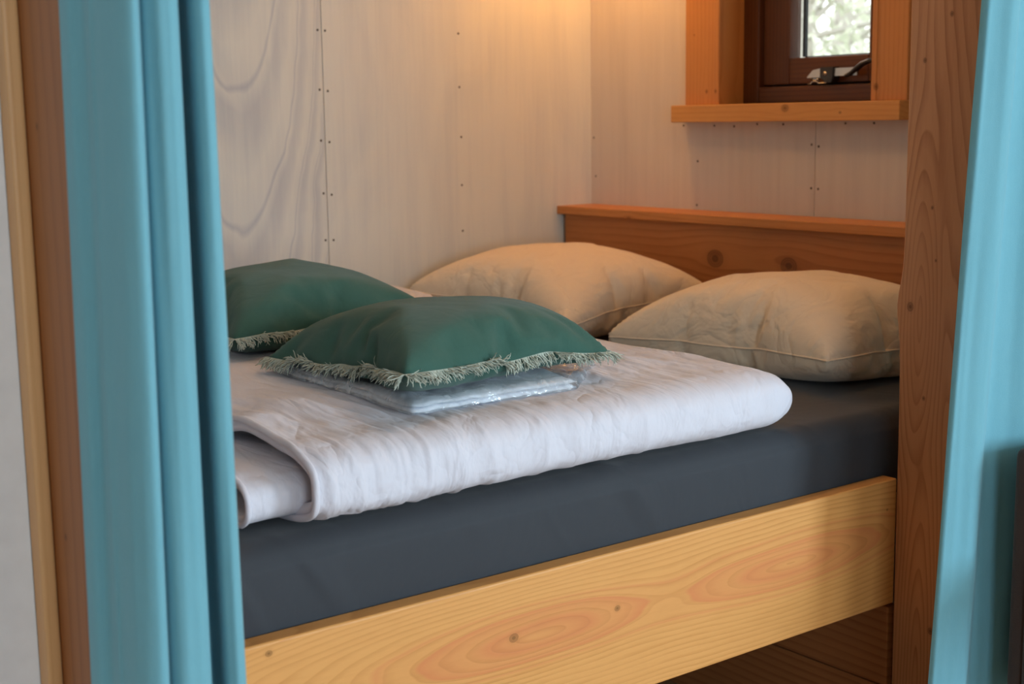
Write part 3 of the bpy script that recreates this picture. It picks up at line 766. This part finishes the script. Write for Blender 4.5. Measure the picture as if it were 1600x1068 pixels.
# plan view of the gathered left curtain
planL = [(.462,1.287),(.465,1.272),(.474,1.262),(.4745,1.245),(.477,1.238),(.481,1.215),(.487,1.200),(.496,1.194),(.505,1.203),(.5095,1.222),(.512,1.204),(.522,1.192),(.536,1.192),(.547,1.203),(.556,1.235),(.571,1.262),(.577,1.262),(.572,1.235),(.565,1.207),(.571,1.196),(.581,1.200),(.590,1.225),(.592,1.26),(.585,1.283)]
def xfL(x, y, z, u):
    s = 1.035-.26*(z+.56)
    c = .535
    return c+(x-c)*s*(1+.01*math.sin(z*3)), 1.245+(y-1.245)*(1+.08*math.sin(z*2.1+1))
curtain('gathered teal linen curtain hanging on the left in front of the duvet end', planL, 1.045, -1.13, xfL, (.53, 1.26, -1.13), seed=1)
planR = [(1.855,1.285),(1.858,1.272),(1.875,1.266),(1.90,1.258),(1.925,1.262),(1.955,1.280),(1.99,1.272),(2.02,1.255),(2.05,1.252),(2.085,1.272),(2.12,1.285),(2.155,1.262),(2.19,1.25),(2.23,1.27),(2.27,1.286),(2.31,1.26),(2.35,1.25),(2.40,1.275),(2.44,1.285),(2.49,1.262),(2.54,1.25),(2.59,1.27),(2.64,1.28)]
def xfR(x, y, z, u):
    edge = .0775*(z+.345)*(1-u*.8)     # the leading edge swings out towards the bottom
    am = 1+.35*math.sin(z*1.7+u*5)
    return x-.020+edge, 1.268+(y-1.268)*am*.9
curtain('teal linen curtain on the right, its edge slanting across the knotty post', planR, 1.045, -1.13, xfR, (2.1, 1.27, -1.13), seed=6)
rod = thing('curtain_rod', (1.46, 1.262, 1.06), 'steel curtain rod above both teal curtains', 'curtain rod')
tube('rod', [(.40, 1.262, 1.058), (2.66, 1.262, 1.058)], .011, m_steel, rod, n=16)
for x in (.42, 2.62): tube('bracket', [(x, 1.262, 1.058), (x, 1.262, CZ)], .006, m_steel, rod, n=10, up=(1, 0, 0))

# ------------------------------------------------------------------ chair at the right edge
ch = thing('chair', (2.12, 1.0, FZ), 'dark brown woven chair just showing at the right edge before the curtain', 'chair')
box('backrest', (1.914, 2.33, 1.185, 1.222, -.93, -.515), m_chair, ch, bev=.016, seg=5)
tube('edge_braid', [(1.914, 1.186, -.92), (1.913, 1.186, -.54), (1.922, 1.186, -.519), (1.946, 1.186, -.513), (2.30, 1.186, -.513), (2.32, 1.186, -.519), (2.331, 1.186, -.54), (2.331, 1.186, -.92)], .0045, m_chair, ch, n=8, up=(0, 1, 0))
box('seat', (1.914, 2.33, .78, 1.19, -.735, -.675), m_chair, ch, bev=.02, seg=4)
for x in (1.925, 2.30):
    for y in (.82, 1.20): tube('leg', [(x, y, -.74 if y < 1 else -.90), (x, y, FZ)], [.016, .012], m_black, ch, n=12, up=(1, 0, 0))

# ------------------------------------------------------------------ lamps (their bulbs are set at the top)
def lamp(name, label, loc, rad, kind):
    o = thing(name, loc, label, 'lamp')
    P = []; n = 24
    for z, r in ((0, rad*.55), (.0, rad*.60), (-.10, rad), (-.10, rad*.97), (0, rad*.55)):
        P.append([(loc[0]+r*math.cos(2*math.pi*k/n), loc[1]+r*math.sin(2*math.pi*k/n), loc[2]+z) for k in range(n)])
    gridmesh('lamp_shade', np.array(P).transpose(1, 0, 2), m_white, o, wrap_u=True)
    return o
l1 = lamp('reading_lamp', 'small white shaded lamp on an arm over the headboard', (2.36, 2.70, .76), .07, 0)
tube('arm', [(2.36, 2.70, .76), (2.36, 2.70, .86), (2.45, 2.70, .86), (2.534, 2.70, .86)], .005, m_steel, l1, n=8, up=(.1, 1, .1))
l2 = lamp('ceiling_lamp', 'white shaded lamp hanging over the middle of the bed', (1.8, 1.75, 1.10), .16, 0)
tube('cord', [(1.8, 1.75, 1.10), (1.8, 1.75, CZ)], .004, m_white, l2, n=8, up=(1, 0, 0))

# ------------------------------------------------------------------ outside the bed window
m_grass = plain('garden_ground', (.42, .46, .34)); m_bark = plain('bark', (.40, .38, .34)); m_bark2 = plain('birch_bark', (.52, .50, .47))
m_leaf = plain('leaves', (.52, .55, .44)); m_leaf2 = plain('leaves_pale', (.60, .62, .52))
structure(box('ground', (2.75, 40, -10, 45, -1.6, -1.5), m_grass, bev=0))
def tree(x, y, h, r, label, bark, leaf, nl, seed):
    rd = random.Random(seed); o = thing('tree', (x, y, -1.5), label, 'tree', None)
    pts = [(x+.12*math.sin(k*.9+seed)*k/6, y+.1*math.cos(k*.7+seed)*k/6, -1.5+h*k/8) for k in range(9)]
    tube('trunk', pts, [r*(1-.09*k) for k in range(9)], bark, o, n=10, up=(1, 0, 0))
    vs, fs = [], []
    for b in range(40):
        k = rd.uniform(1.5, 7.5); p = Vector(pts[int(k)]); an = rd.uniform(0, 6.28); ln = rd.uniform(.6, 1.7)
        d = Vector((math.cos(an), math.sin(an), rd.uniform(-.1, .7))).normalized(); bp = [p+d*ln*t+Vector((0, 0, .12*math.sin(t*3+b))) for t in (0, .3, .6, 1)]
        for q, c in enumerate(bp):
            rr = r*.25*(1-.28*q)
            for e in range(5): vs.append(c+Vector((rr*math.cos(e*1.257), rr*math.sin(e*1.257)*.5, rr*math.sin(e*1.257))))
        b0 = len(vs)-20
        for q in range(3):
            for e in range(5): fs.append((b0+q*5+e, b0+q*5+(e+1) % 5, b0+q*5+5+(e+1) % 5, b0+q*5+5+e))
    mesh_of('branches', [tuple(v) for v in vs], fs, bark, o)
    vs, fs = [], []
    for b in range(nl):
        k = rd.uniform(1.2, 8); p = Vector(pts[int(k)])+Vector((rd.gauss(0, .5), rd.gauss(0, .5), rd.gauss(0, .3)))
        if noise.noise(p*1.3) < -.05: continue
        a = Vector((rd.gauss(0, 1), rd.gauss(0, 1), rd.gauss(0, 1))).normalized()*.045; c = a.cross(Vector((rd.gauss(0, 1), rd.gauss(0, 1), rd.gauss(0, 1)))).normalized()*.018
        i = len(vs); vs += [p-a, p+c, p+a, p-c]; fs.append((i, i+1, i+2, i+3))
    f = mesh_of('foliage', [tuple(v) for v in vs], fs, leaf, o); f['kind'] = 'stuff'
tree(6.9, 5.95, 5.5, .08, 'green leafy tree outside, to the left in the window pane', m_bark, m_leaf, 5200, 3)
tree(10.6, 8.75, 6.0, .12, 'dark-trunked tree outside, in the middle of the window pane', m_bark, m_leaf, 4200, 5)
tree(14.6, 11.7, 6.0, .09, 'pale birch tree outside, to the right in the window pane', m_bark2, m_leaf2, 4200, 9)
tree(19.0, 16.4, 7.0, .16, 'distant pale leafy tree outside behind the others', m_bark2, m_leaf2, 6000, 12)
